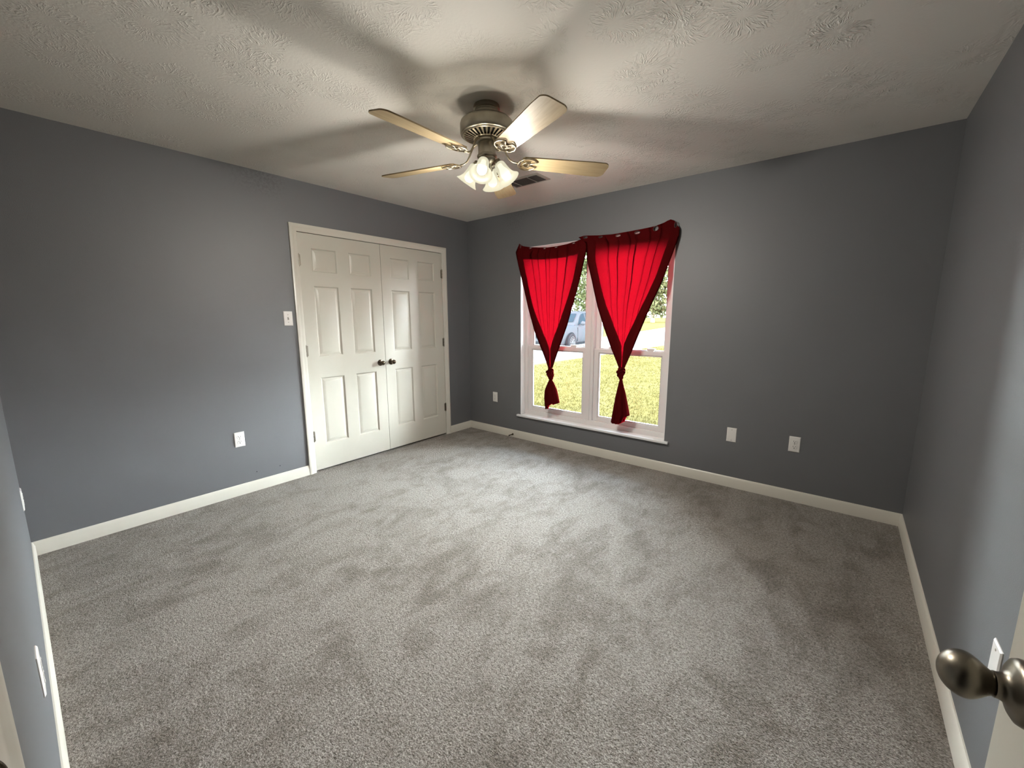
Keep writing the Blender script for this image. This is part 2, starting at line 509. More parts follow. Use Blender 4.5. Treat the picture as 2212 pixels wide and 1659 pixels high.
struct(b.build('baseboard_back', M['white'], smooth=35), 'white baseboard under the window wall', 'baseboard')
b = MB(); base_run(b, (RW,0,0), (RW,-RL,0), (-1,0,0), 1, 1)
struct(b.build('baseboard_right', M['white'], smooth=35), 'white baseboard along the right wall', 'baseboard')
b = MB(); base_run(b, (DX0-.066,-RL,0), (0,-RL,0), (0,1,0), 0, 1); base_run(b, (RW,-RL,0), (DX1+.066,-RL,0), (0,1,0), 1, 0)
struct(b.build('baseboard_front', M['white'], smooth=35), 'white baseboard along the near left wall', 'baseboard')

# casings: profile (distance outward from the inner edge, height off the wall)
CP = [(0, 0), (0, .008), (.004, .0105), (.020, .0115), (.030, .0125), (.036, .0165), (.044, .018), (.052, .0175), (.060, .015), (.0615, 0)]
def casing(mb, s0, s1, z1, fn):
    k = len(CP)
    vs = []
    for (sx, sz, us, uz) in ((s0, 0, -1, 0), (s0, z1, -1, 1), (s1, z1, 1, 1), (s1, 0, 1, 0)):
        for u, h in CP:
            vs.append(fn(sx + us*u, sz + uz*u, h))
    fs = [tuple(range(k)), tuple(reversed(range(3*k, 4*k)))]
    for q in range(3):
        for i in range(k):
            j = (i+1) % k
            fs.append((q*k+i, q*k+j, (q+1)*k+j, (q+1)*k+i))
    mb.add(vs, fs)
b = MB(); casing(b, CY0, CY1, CZ, lambda s, z, h: (h, s, z))
# jamb lining with a stop behind the doors
b.box(-.12, CY0-.018, 0, .0, CY0, CZ+.018).box(-.12, CY1, 0, .0, CY1+.018, CZ+.018).box(-.12, CY0, CZ, .0, CY1, CZ+.018)
b.box(-.055, CY0, 0, -.041, CY0+.03, CZ).box(-.055, CY1-.03, 0, -.041, CY1, CZ).box(-.055, CY0, CZ-.03, -.041, CY1, CZ)
struct(b.build('trim_1', M['white'], smooth=30), 'white moulded casing framing the closet doors', 'trim')
b = MB(); casing(b, DX0-.005, DX1+.005, DZ+.005, lambda s, z, h: (s, -RL+h, z))
b.box(DX0-.018, -RL-.12, 0, DX0, -RL+.0, DZ+.018).box(DX1, -RL-.12, 0, DX1+.018, -RL, DZ+.018).box(DX0, -RL-.12, DZ, DX1, -RL, DZ+.018)
t2 = struct(b.build('trim_2', M['white'], smooth=30), 'white casing and jamb of the entry doorway at the lower left edge', 'trim')
# strike plate with a curved lip
b = MB()
b.box(DX0, -RL-.04, .951, DX0+.002, -RL-.001, 1.019)
# the lip wraps round the casing edge, its end a half-round tongue
_zc, _hh = .985, .0285
_vs = []; _fs = []
for _k in range(25):
    _a = -PI/2 + PI*_k/24
    _z = _zc + _hh*math.sin(_a)
    _e = .003 + .0115*max(0, math.cos(_a))**.5
    for _x, _y in ((.0004, -.001), (.0026, -.001), (.0026, _e*.8), (.0012, _e*.97), (-.0010, _e), (-.0022, _e*.97), (.0004, _e*.72)):
        _vs.append((DX0+_x, -RL+_y, _z))
for _k in range(24):
    for _q in range(7):
        _q2 = (_q+1) % 7
        _fs.append((_k*7+_q, _k*7+_q2, _k*7+7+_q2, _k*7+7+_q))
_fs += [tuple(range(7)), tuple(range(168, 175))]
b.add(_vs, _fs)
sp = b.build('strike_plate', M['knob_small'], parent=t2, smooth=50); sp['label'] = 'dark metal strike plate'

# ------------------------------------------------------------------ six-panel doors
def door_leaf(w, h, th=.035):
    """leaf in local x (0..w), z (0..h); front face at y=0 facing -y, back at y=th; raised panels on the front and back"""
    st = .104; mu = w - 2*st - 2*((w - 2*st - .111)/2)
    pw = (w - 2*st - .111)/2
    xs = [0, st, st+pw, st+pw+.111, st+2*pw+.111, w]
    zs = [0, .222, .822, 1.005, 1.604, 1.716, 1.912, h]
    mb = MB()
    rings = [(0, 0), (.003, -.001), (.011, -.0105), (.016, -.0112), (.038, -.0035), (.041, -.003)]
    for side in (0, 1):
        def P(x, z, d):
            return (x, -d, z) if side == 0 else (x, th + d, z)
        for i in range(5):
            for j in range(7):
                x0, x1, z0, z1 = xs[i], xs[i+1], zs[j], zs[j+1]
                if i in (1, 3) and j in (1, 3, 5):
                    vs = []
                    for o, d in rings:
                        vs += [P(x0+o, z0+o, d), P(x1-o, z0+o, d), P(x1-o, z1-o, d), P(x0+o, z1-o, d)]
                    fs = []
                    for q in range(len(rings)-1):
                        for k in range(4):
                            k2 = (k+1) % 4
                            fs.append((q*4+k, q*4+k2, q*4+4+k2, q*4+4+k))
                    q = 4*(len(rings)-1)
                    fs.append((q, q+1, q+2, q+3))
                    mb.add(vs, fs)
                else:
                    mb.add([P(x0,z0,0), P(x1,z0,0), P(x1,z1,0), P(x0,z1,0)], [(0,1,2,3)])
    # edges split on the same grid so the shell is closed
    for i in range(5):
        x0, x1 = xs[i], xs[i+1]
        for z in (0, h): mb.add([(x0,0,z),(x1,0,z),(x1,th,z),(x0,th,z)], [(0,1,2,3)])
    for j in range(7):
        z0, z1 = zs[j], zs[j+1]
        for x in (0, w): mb.add([(x,0,z0),(x,0,z1),(x,th,z1),(x,th,z0)], [(0,1,2,3)])
    return mb
KNOB = [(.0001, 0), (.030, 0), (.0305, .004), (.028, .0075), (.020, .0095), (.0135, .012), (.0115, .018), (.0115, .024), (.013, .0275), (.0175, .031), (.0215, .038), (.0228, .045), (.0215, .053), (.0165, .060), (.010, .0645), (.0001, .066)]
def hinge(parent, x, z, y=-.006):
    mb = MB()
    for k in range(3):
        mb.lathe([(.0001, z-.045+k*.0305), (.0062, z-.045+k*.0305), (.0062, z-.045+k*.0305+.0285), (.0001, z-.045+k*.0305+.0285)], 12, tr(x, y, 0))
    mb.lathe([(.0001, z+.0455), (.0045, z+.0455), (.0045, z+.049), (.002, z+.052), (.0001, z+.0525)], 12, tr(x, y, 0))
    mb.lathe([(.0001, z-.052), (.002, z-.0515), (.0045, z-.048), (.0045, z-.0455), (.0001, z-.0455)], 12, tr(x, y, 0))
    sgn = 1 if x < .3 else -1
    mb.box(min(x, x+sgn*.016), -.0012, z-.044, max(x, x+sgn*.016), .0, z+.044)
    return mb.build('hinge', M['hinge'], parent, smooth=40)
def closet_door(name, y0, y1, hinge_at, knob_at, label):
    w = y1-y0
    root = door_leaf(w, 2.024).build(name, M['door'], smooth=20)
    # local x -> world y, local -y (front) -> world +x
    root.matrix_world = Matrix(((0, -1, 0, 0.0), (1, 0, 0, y0), (0, 0, 1, .017), (0, 0, 0, 1)))
    for z in (.311, 1.06, 1.806): hinge(root, hinge_at, z)
    k = MB().lathe(KNOB[:8], 28, axis((knob_at, 0, .900), (0, -1, 0))).build('knob', M['knob_small'], root, smooth=40)
    k['label'] = 'dark bronze knob'
    MB().lathe([(.0001, .0235)] + KNOB[7:], 28, axis((knob_at, 0, .900), (0, -1, 0))).build('knob_ball', M['knob_small'], k, smooth=40)
    return struct(root, label, 'door')
closet_door('door_1', CY0+.003, -1.1775, -.002, .755-.054, 'left leaf of the white six-panel double closet doors, hinged by the light switch')
closet_door('door_2', -1.1735, CY1-.003, .764, .059, 'right leaf of the white six-panel double closet doors, hinged near the room corner')

# entry door swung open beside the right wall
ang = math.radians(94.3)
DW = .762
door3 = door_leaf(DW, 2.03).build('door_3', M['door'], smooth=20)
dv = Vector((math.cos(ang), math.sin(ang), 0))         # hinge -> latch edge
nv = Vector((-dv.y, dv.x, 0))                           # towards the doorway (-x)
door3.matrix_world = Matrix(((dv.x, -nv.x, 0, DX1-.004), (dv.y, -nv.y, 0, -RL+.022), (0, 0, 1, .014), (0, 0, 0, 1)))
struct(door3, 'open white panelled entry door at the right edge with a large metal knob', 'door')
BIG = [(.0001, 0), (.034, 0), (.0350, .003), (.0350, .0085), (.0335, .0125), (.029, .0155), (.0205, .018), (.0155, .0215), (.0140, .026), (.0140, .0292)]
BALL = [(.0001, .029), (.0118, .0292), (.0130, .0305)] + [(.0130 + .0124*math.sin(PI/2*q/14)**1.3, .0305 + .0225*q/14) for q in range(1, 15)] + [(.0254*math.cos(PI/2*q/14), .0530 + .0222*math.sin(PI/2*q/14)) for q in range(1, 14)] + [(.0001, .0752)]
for sgn in (1, -1):
    kx = DW-.062
    if sgn == 1:
        mt = axis((kx, 0, .931), (0, -1, 0))
        k = MB().lathe(BIG, 64, mt).build('knob', M['knob_metal'], door3, smooth=40); k['label'] = 'antique nickel door knob'
        MB().lathe(BALL, 72, mt).build('knob_ball', M['knob_metal'], k, smooth=40)
    else:
        mt = axis((kx, .035, .931), (0, 1, 0))
        k = MB().lathe(BIG, 64, mt).build('knob', M['knob_metal'], door3, smooth=40); k['label'] = 'antique nickel door knob'
        MB().lathe(BALL, 72, mt).build('knob_ball', M['knob_metal'], k, smooth=40)
MB().box(DW-.0005, .006, .903, DW+.0012, .029, .959).build('latch_plate', M['knob_metal'], door3)
for z in (.25, 1.0, 1.78):
    MB().lathe([(.0001, z-.045), (.0062, z-.045), (.0062, z+.045), (.0001, z+.045)], 12, tr(-.001, .041, 0)).build('hinge', M['hinge'], door3, smooth=40)

# ------------------------------------------------------------------ window
win = struct(empty('window_1', (1.583, .09, WZ0)), 'white twin double-hung window in the back wall', 'window')
win_inv = Matrix.Translation(-Vector((1.583, .09, WZ0)))
def wpart(mb, name, mat, parent=None, **kw):
    if parent is None or parent is win:
        mb.v = [tuple(win_inv @ Vector(v)) for v in mb.v]
        return mb.build(name, mat, win, **kw)
    mb.v = [tuple(win_inv @ Vector(v)) for v in mb.v]
    return mb.build(name, mat, parent, **kw)
b = MB()   # painted lining of the opening
b.box(WX0-.004, .0, WZ0, WX0, .15, WZ1).box(WX1, .0, WZ0, WX1+.004, .15, WZ1).box(WX0-.004, .0, WZ1, WX1+.004, .15, WZ1+.004)
wpart(b, 'jamb_liner', M['sill'])
b = MB()   # stool: runs into the opening and past it on both sides
b.prism([(WX0+.0005, .15), (WX0+.0005, 0), (WX0-.042, 0), (WX0-.042, -.030), (WX1+.042, -.030), (WX1+.042, 0), (WX1-.0005, 0), (WX1-.0005, .15)], WZ0-.021, WZ0)
wpart(b, 'window_sill', M['sill'], bevel=.004)
MX = 1.592
b = MB()
FY0, FY1 = .072, .150
b.box(WX0, FY0, WZ0, WX0+.034, FY1, WZ1).box(WX1-.034, FY0, WZ0, WX1, FY1, WZ1)
b.box(WX0+.034, FY0, WZ0, WX1-.034, FY1, WZ0+.046).box(WX0+.034, FY0, WZ1-.036, WX1-.034, FY1, WZ1)
wpart(b, 'window_frame', M['vinyl'], bevel=.003)
b = MB()
b.box(MX-.036, FY0, WZ0+.046, MX+.036, FY1, WZ1-.036).box(MX-.008, FY0-.006, WZ0+.046, MX+.008, FY0, WZ1-.036)
wpart(b, 'mullion', M['vinyl'], bevel=.002)
def sash(name, x0, x1, z0, z1, y0, y1, st, bot, top):
    b = MB()
    b.box(x0, y0, z0, x0+st, y1, z1).box(x1-st, y0, z0, x1, y1, z1)
    b.box(x0+st, y0, z0, x1-st, y1, z0+bot).box(x0+st, y0, z1-top, x1-st, y1, z1)
    # glazing bead
    g = .012
    i0, i1, k0, k1 = x0+st, x1-st, z0+bot, z1-top
    b.box(i0, y0+.010, k0, i0+g, y1, k1).box(i1-g, y0+.010, k0, i1, y1, k1).box(i0+g, y0+.010, k0, i1-g, y1, k0+g).box(i0+g, y0+.010, k1-g, i1-g, y1, k1)
    s = wpart(b, name, M['vinyl'], bevel=.002)
    p = MB(); ym = y1-.010
    p.box(i0+g*.5, ym-.002, k0+g*.5, i1-g*.5, ym+.002, k1-g*.5)
    wpart(p, 'pane', M['glass'], s)
    return s
for x0, x1 in ((WX0+.034, MX-.036), (MX+.036, WX1-.034)):
    lo = sash('lower_sash', x0+.002, x1-.002, WZ0+.047, 1.046, .088, .114, .046, .040, .036)
    up = sash('upper_sash', x0+.002, x1-.002, 1.008, WZ1-.037, .118, .144, .040, .036, .040)
    for fx in (.26, .78):
        xc = lerp(x0, x1, fx)
        l = MB()
        l.box(xc-.024, .090, 1.046, xc+.024, .113, 1.053)
        l.prism([(xc-.034, .090), (xc+.034, .090), (xc+.030, .112), (xc-.030, .112)], 1.053, 1.074)
        l.tube([(xc+.028, .098, 1.066), (xc+.042, .096, 1.070), (xc+.046, .094, 1.060)], .004, 8)
        wpart(l, 'sash_lock', M['vinyl'], lo, bevel=.003)

# ------------------------------------------------------------------ curtains knotted up over the window
def hfun(kind):
    pass
TUCKS = {3: [(.24, .004), (.33, .006), (.445, .010), (.50, .004), (.61, .007), (.74, .016)],
         5: [(.26, .005), (.37, .013), (.50, .005), (.555, .019), (.70, .004), (.79, .009)]}
def curtain(label, TE, LE, RE, apex_t, holes, neck, knot_pts, tail, seed):
    """TE top edge (x,z); LE/RE outer edges from the top corners to the knot; cloth folds over on both
    sides and is gathered into a knot, with a loose tail under it"""
    rnd = random.Random(seed)
    root = empty('curtain', (TE[0][0], 0, 0))
    off = Vector((-TE[0][0], 0, 0))
    NT = 90
    z0 = -.022
    L0, R0 = LE[0], RE[0]
    def edge(t):
        return pl(LE, t), pl(RE, t)
    def inner(t):
        return min(.497, .115 + .382*(min(t, apex_t)/apex_t)**4)
    ph = [rnd.uniform(0, 6.28) for _ in range(6)]
    def surf(s, t):
        (lx, lz), (rx_, rz_) = edge(t)
        x = lerp(lx, rx_, s); z = lerp(lz, rz_, s)
        tx, tz = pl(TE, min(max(s, 0), 1))
        k = (1-t)**2.2
        x += (tx - lerp(L0[0], R0[0], s))*k; z += (tz - lerp(L0[1], R0[1], s))*k
        return x, z
    def depth(s, t):
        # soft vertical folds that run together towards the knot, a slight billow into the room
        a = min(1, t*3)
        f = .0050*math.sin(19*s + ph[0]) + .0035*math.sin(37*s + ph[1] + 2*t) + .002*math.sin(61*s + ph[2])
        return -.026 - .030*math.sin(PI*min(t*1.05, 1))*.6 + f*a*(1 - .6*t) - .02*t
    # path across the cloth: (function of t giving s, layer)
    def path(t):
        i = inner(t)
        P = []
        nb = 6
        def seg(a, b, la, lb, n):
            for q in range(n): P.append((lerp(a, b, q/n), lerp(la, lb, q/n)))
        seg(i, .012, 2.6, 2.2, nb); seg(.0, i*.82, 1.9, 1.5, nb); seg(i*.80, .006, 1.2, .7, nb)
        tk = TUCKS[seed]
        cur = 0.0
        for s0, wd in tk:
            wd *= .9 - .45*t
            seg(cur, s0+wd, 0, 0, 6); seg(s0+wd, s0, .25, .35, 2); cur = s0
        seg(cur, 1.0, .1, 0, 6)
        seg(1.0, 1-i*.80, .7, 1.2, nb); seg(1-i*.82, .988, 1.5, 1.9, nb); seg(1.0, 1-i, 2.2, 2.6, nb+1)
        return P
    rows = []
    npt = len(path(0))
    for a in range(NT+1):
        t = a/NT
        row = []
        for s, lay in path(t):
            x, z = surf(s, t)
            sq = min(1, t*5 + .12)
            y = depth(s, t) - lay*.0075*sq*(1 + .3*math.sin(8*t + ph[3] + lay*2))
            row.append((x, min(y, -.006), z))
        rows.append(row)
    vs = [v for r in rows for v in r]
    fs = []
    for a in range(NT):
        for c in range(npt-1):
            fs.append((a*npt+c, a*npt+c+1, (a+1)*npt+c+1, (a+1)*npt+c))
    mb = MB(); mb.recalc = False
    vs = [tuple(Vector(v) + off) for v in vs]
    mb.add(vs, fs)
    cl = mb.build('cloth', M['cloth'], root, smooth=180)
    # split finely near the holes and drop the faces inside the rings
    import bmesh
    bm = bmesh.new(); bm.from_mesh(cl.data)
    for hx, hz, hw, hh in holes:
        c = Vector((hx+off.x, 0, hz))
        for _ in range(3):
            es = [e for e in bm.edges if min((Vector((v.co.x, 0, v.co.z)) - c).length for v in e.verts) < .035 and e.calc_length() > .0045]
            if es: bmesh.ops.subdivide_edges(bm, edges=es, cuts=1, use_grid_fill=True)
        kill = [f for f in bm.faces if ((f.calc_center_median().x - c.x)/hw)**2 + ((f.calc_center_median().z - c.z)/hh)**2 < 1]
        bmesh.ops.delete(bm, geom=kill, context='FACES')
    # stitched header hem: second layer just behind the top edge
    bm.to_mesh(cl.data); bm.free()
    hem = MB(); hem.recalc = False
    hv = []; hf = []
    n = 60
    for q in range(n+1):
        s = q/n
        for t in (0.0, .05, .10):
            x, z = surf(s, t)
            hv.append((x+off.x, min(depth(s, t) + .0045, -.004), z))
    for q in range(n):
        for k in range(2):
            hf.append((q*3+k, q*3+k+1, q*3+k+4, q*3+k+3))
    hem.add(hv, hf)
    hm = hem.build('header_hem', M['cloth'], root, smooth=180)
    bm = bmesh.new(); bm.from_mesh(hm.data)
    for hx, hz, hw, hh in holes:
        c = Vector((hx+off.x, 0, hz))
        for _ in range(3):
            es = [e for e in bm.edges if min((Vector((v.co.x, 0, v.co.z)) - c).length for v in e.verts) < .035 and e.calc_length() > .0045]
            if es: bmesh.ops.subdivide_edges(bm, edges=es, cuts=1, use_grid_fill=True)
        kill = [f for f in bm.faces if ((f.calc_center_median().x - c.x)/hw)**2 + ((f.calc_center_median().z - c.z)/hh)**2 < 1]
        bmesh.ops.delete(bm, geom=kill, context='FACES')
    bm.to_mesh(hm.data); bm.free()
    for hx, hz, hw, hh in holes:
        g = MB()
        g.tube([(hx+off.x + (hw+.002)*math.cos(q*PI/12), -.031 + .002*math.cos(2*q*PI/12), hz + (hh+.002)*math.sin(q*PI/12)) for q in range(24)], .0028, 8, closed=True)
        g.build('grommet', M['grommet'], root, smooth=60)
    # knot: a wrapped band over a gathered core
    nx, nz = neck                       # centre of the bottom of the gathered cloth
    bx, bz = knot_pts['bottom']
    k = MB()
    NA, NZ = 40, 18
    kv = []; kf = []
    prof = knot_pts['prof']             # (fraction, half width left, half width right)
    for a in range(NZ+1):
        t = a/NZ
        z = lerp(nz, bz, t)
        cx = lerp(nx, bx, t)
        for q in range(len(prof)-1):
            if prof[q][0] <= t <= prof[q+1][0]:
                u = (t-prof[q][0])/(prof[q+1][0]-prof[q][0])
                u = u*u*(3-2*u)
                wl = lerp(prof[q][1], prof[q+1][1], u); wr = lerp(prof[q][2], prof[q+1][2], u)
        for b_ in range(NA):
            an = 2*PI*b_/NA
            rip = 1 + .10*math.sin(5*an + 7*t + ph[4]) + .06*math.sin(9*an - 11*t)
            w = wl if math.cos(an) < 0 else wr
            kv.append((cx + off.x + w*math.cos(an)*rip, -.062 + .85*max(wl, wr)*math.sin(an)*rip, z))
    for a in range(NZ):
        for b_ in range(NA):
            b2 = (b_+1) % NA
            kf.append((a*NA+b_, a*NA+b2, (a+1)*NA+b2, (a+1)*NA+b_))
    kf.append(tuple(range(NA))); kf.append(tuple(range(NZ*NA, NZ*NA+NA)))
    k.add(kv, kf)
    # band of cloth going round the core
    mz = lerp(nz, bz, .36); mxx = lerp(nx, bx, .36)
    ww = max(p[1] for p in prof)
    for dz, tilt in ((.004, 1.0), (-.014, .85)):
        pts = []
        for q in range(20):
            an = 2*PI*q/20
            pts.append((mxx + off.x + (ww*.92)*math.cos(an), -.062 + (ww*.9)*math.sin(an), mz + dz + tilt*ww*math.cos(an+.6)))
        k.tube(pts, .0085, 8, closed=True)
    # loose ear of cloth sticking out of the wrap
    k.tube([(mxx+off.x-ww*.5, -.075, mz+.012), (mxx+off.x-ww*1.05, -.078, mz+.002), (mxx+off.x-ww*1.25, -.076, mz-.010)], [.012, .010, .003], 8)
    k.build('knot', M['cloth'], root, smooth=180)
    # tail
    tb = MB(); tb.recalc = False
    NA, NZ = 72, 26
    tv = []; tf = []
    LT, RT, bot = tail
    for a in range(NZ+1):
        t = a/NZ
        for b_ in range(NA):
            an = 2*PI*b_/NA
            ca, sa = math.cos(an), math.sin(an)
            u = (ca+1)/2
            zb = bot(u)
            z = lerp(bz+.012, zb, t)
            lx = at_z(LT, z); rx_ = at_z(RT, z)
            hw = (rx_-lx)/2; cx = (lx+rx_)/2
            pleat = 1 + (.16*math.sin(7*an + ph[5]) + .08*math.sin(13*an))*min(1, t*2)
            x = cx + hw*ca
            y = -.062 + max(.010, min(.042, hw*.55))*sa*pleat + .010*math.sin(9*u*PI+ph[2])*t*(.5 if sa < 0 else .2)
            tv.append((x + off.x, min(y, -.008), z))
    for a in range(NZ):
        for b_ in range(NA):
            b2 = (b_+1) % NA
            tf.append((a*NA+b_, a*NA+b2, (a+1)*NA+b2, (a+1)*NA+b_))
    tb.add(tv, tf)
    for kk in (.72, .42):                # inner layers of the gathered cloth
        mid = {}
        iv = []
        for a in range(NZ+1):
            ring = tv[a*NA:(a+1)*NA]
            cxm = sum(v[0] for v in ring)/NA; cym = sum(v[1] for v in ring)/NA
            iv += [(cxm + (v[0]-cxm)*(.55+.45*kk), cym + (v[1]-cym)*kk, v[2] + .004) for v in ring]
        tb.add(iv, tf)
    tb.build('tail', M['cloth'], root, smooth=180)
    return tag(root, label, 'curtain', 'red curtains over the window')

TL = [(0.789, 2.108), (0.825, 2.081), (0.915, 2.062), (1.031, 2.046), (1.143, 2.036), (1.252, 2.036), (1.357, 2.042), (1.458, 2.056), (1.531, 2.072), (1.578, 2.078)]
LL = [(0.789, 2.108), (0.749, 2.024), (0.838, 1.754), (0.934, 1.439), (1.027, 1.187), (1.122, 0.995), (1.187, 0.840)]
LR = [(1.578, 2.078), (1.590, 1.985), (1.575, 1.907), (1.536, 1.726), (1.472, 1.488), (1.403, 1.266), (1.297, 1.004), (1.236, 0.842)]
def bot_l(u):
    # u 0..1 left to right: long lobe, a notch, then a shorter lobe
    pts = [(0, .41), (.15, .405), (.32, .404), (.42, .44), (.48, .475), (.6, .480), (.8, .468), (1, .492)]
    for i in range(1, len(pts)):
        if u <= pts[i][0]: return lerp(pts[i-1][1], pts[i][1], (u-pts[i-1][0])/(pts[i][0]-pts[i-1][0]))
    return pts[-1][1]
curtain('red curtain hung lower on the left, shorter knotted tail with a notched hem', TL, LL, LR, .83,
        [(0.806, 2.080, .005, .016), (0.935, 2.048, .014, .004), (1.11, 2.028, .013, .003), (1.245, 2.027, .014, .004), (1.44, 2.043, .014, .004)], (1.211, .846),
        dict(bottom=(1.221, .712), prof=[(0, .020, .022), (.15, .022, .026), (.38, .032, .035), (.62, .028, .039), (.82, .020, .030), (1, .013, .015)]),
        ([(1.209, .725), (1.19, .69), (1.156, .606), (1.150, .52), (1.164, .405)], [(1.236, .725), (1.262, .69), (1.298, .622), (1.318, .55), (1.334, .491), (1.300, .46), (1.238, .44), (1.222, .403)], bot_l), 3)
TR = [(1.492, 2.089), (1.555, 2.098), (1.696, 2.083), (1.832, 2.076), (1.96, 2.08), (2.084, 2.085), (2.201, 2.093), (2.276, 2.108), (2.334, 2.132), (2.368, 2.113), (2.411, 2.051)]
RLe = [(1.492, 2.089), (1.581, 2.026), (1.599, 1.88), (1.666, 1.681), (1.732, 1.455), (1.797, 1.273), (1.875, 1.074), (1.955, 0.900)]
RRe = [(2.411, 2.051), (2.413, 1.998), (2.376, 1.856), (2.307, 1.635), (2.221, 1.433), (2.131, 1.201), (2.071, 1.044), (2.012, 0.902)]
def bot_r(u):
    pts = [(0, .385), (.3, .381), (.62, .386), (.80, .400), (.84, .455), (1, .474)]
    for i in range(1, len(pts)):
        if u <= pts[i][0]: return lerp(pts[i-1][1], pts[i][1], (u-pts[i-1][0])/(pts[i][0]-pts[i-1][0]))
    return pts[-1][1]
curtain('wider red curtain pinned higher on the right, longer knotted tail near the sill', TR, RLe, RRe, .83,
        [(1.566, 2.080, .020, .009), (1.720, 2.066, .018, .005), (1.889, 2.057, .021, .0085), (2.062, 2.060, .022, .0105), (2.221, 2.073, .0205, .017), (2.380, 2.080, .008, .018)], (1.983, .904),
        dict(bottom=(1.984, .785), prof=[(0, .024, .026), (.18, .031, .028), (.45, .032, .029), (.75, .023, .020), (1, .011, .011)]),
        ([(1.972, .797), (1.962, .75), (1.939, .636), (1.903, .38)], [(1.997, .797), (2.008, .75), (2.036, .661), (2.080, .474), (2.062, .44), (2.05, .38)], bot_r), 5)

# ------------------------------------------------------------------ wall plates
def on_wall(root, wall, s, z):
    """plate local: x right, y up, z off the wall (as seen from inside the room)"""
    if wall == 'left': root.matrix_world = Matrix(((0,0,1,0.0), (1,0,0,s), (0,1,0,z), (0,0,0,1)))
    if wall == 'back': root.matrix_world = Matrix(((1,0,0,s), (0,0,-1,0.0), (0,1,0,z), (0,0,0,1)))
    if wall == 'right': root.matrix_world = Matrix(((0,0,-1,RW), (-1,0,0,s), (0,1,0,z), (0,0,0,1)))
    if wall == 'front': root.matrix_world = Matrix(((-1,0,0,s), (0,0,1,-RL), (0,1,0,z), (0,0,0,1)))
def plate_mb():
    mb = MB()
    w, h = .035, .0575
    vs = []
    for o, d in ((0, 0), (0, .0022), (.004, .0056), (.008, .006)):
        vs += [(-w+o, -h+o, d), (w-o, -h+o, d), (w-o, h-o, d), (-w+o, h-o, d)]
    fs = [(3,2,1,0), (12,13,14,15)]
    for q in range(3):
        for k in range(4):
            k2 = (k+1) % 4
            fs.append((q*4+k, q*4+k2, q*4+4+k2, q*4+4+k))
    return mb.add(vs, fs)
def screw(parent, y):
    MB().lathe([(.0001, .0055), (.0036, .0055), (.0036, .0066), (.0028, .0072), (.0001, .0073)], 14, tr(0, y, 0)).build('screw', M['vent'], parent, smooth=40)
def outlet(wall, s, z, label):
    r = plate_mb().build('wall_outlet', M['plastic'], smooth=20); on_wall(r, wall, s, z)
    for yc in (.0195, -.0195):
        poly = []
        for q in range(28):
            a = 2*PI*q/28
            poly.append((.0172*math.cos(a), yc + max(-.0138, min(.0138, .0172*math.sin(a)))))
        f = MB().prism(poly, .0055, .0078).build('receptacle', M['plastic'], r, bevel=.0008)
        sl = MB()
        sl.box(-.0078, yc+.0005, .0075, -.0052, yc+.0085, .0082).box(.0052, yc+.0015, .0075, .0074, yc+.0080, .0082)
        sl.lathe([(.0001, .0075), (.0030, .0075), (.0030, .0082), (.0001, .0082)], 14, tr(0, yc-.0072, 0))
        sl.build('slot', M['dark'], f)
    screw(r, 0)
    return tag(r, label, 'outlet')
def blank(wall, s, z, label):
    r = plate_mb().build('blank_wall_plate', M['plastic'], smooth=20); on_wall(r, wall, s, z)
    screw(r, .0418); screw(r, -.0418)
    return tag(r, label, 'wall plate')
sw = plate_mb().build('light_switch', M['plastic'], smooth=20); on_wall(sw, 'left', -2.064, 1.350)
MB().box(-.0055, -.012, .0055, .0055, .012, .0066).build('switch_bezel', M['vent'], sw)
MB().prism([(-.011, .0), (.011, 0), (.010, .0125), (-.001, .0155)], -.0042, .0042, Matrix(((0,0,1,0),(1,0,0,0.001),(0,1,0,.006),(0,0,0,1)))).build('toggle', M['plastic'], sw, bevel=.0012)
screw(sw, .030); screw(sw, -.030)
tag(sw, 'white toggle light switch beside the closet door casing', 'light switch')
outlet('left', -2.499, .4385, 'white duplex outlet on the closet wall left of the closet doors')
outlet('back', .409, .432, 'white duplex outlet between the room corner and the window')
blank('back', 2.903, .4295, 'blank white wall plate right of the window')
outlet('back', 3.316, .4335, 'white duplex outlet on the window wall right of the blank plate')
outlet('front', 1.962, .440, 'white outlet seen edge-on on the near left wall, the closer one')
outlet('front', .125, .385, 'white outlet seen edge-on on the near left wall, beside the far corner')
blank('right', -1.966, .434, 'white wall plate on the right wall behind the big door knob')

# spring door stop screwed into the back baseboard
ds = MB()
ds.lathe([(.0001, 0), (.011, 0), (.011, .004), (.006, .007), (.0001, .007)], 16, axis((0,0,0), (0,-1,0)))
dstop = ds.build('door_stop', M['knob_small'], smooth=40)
dstop.location = (.683, -.0128, .034)
hel = [( .0048*math.cos(q*.8), -.007-.0006*q, .0048*math.sin(q*.8)) for q in range(90)]
MB().tube(hel, .0011, 6).build('spring', M['knob_small'], dstop, smooth=60)
MB().lathe([(.0001, .058), (.0062, .058), (.0072, .064), (.0062, .072), (.0001, .074)], 14, axis((0,0,0), (0,-1,0))).build('bumper', M['rubber'], dstop, smooth=40)
tag(dstop, 'small dark spring door stop on the baseboard left of the window', 'door stop')

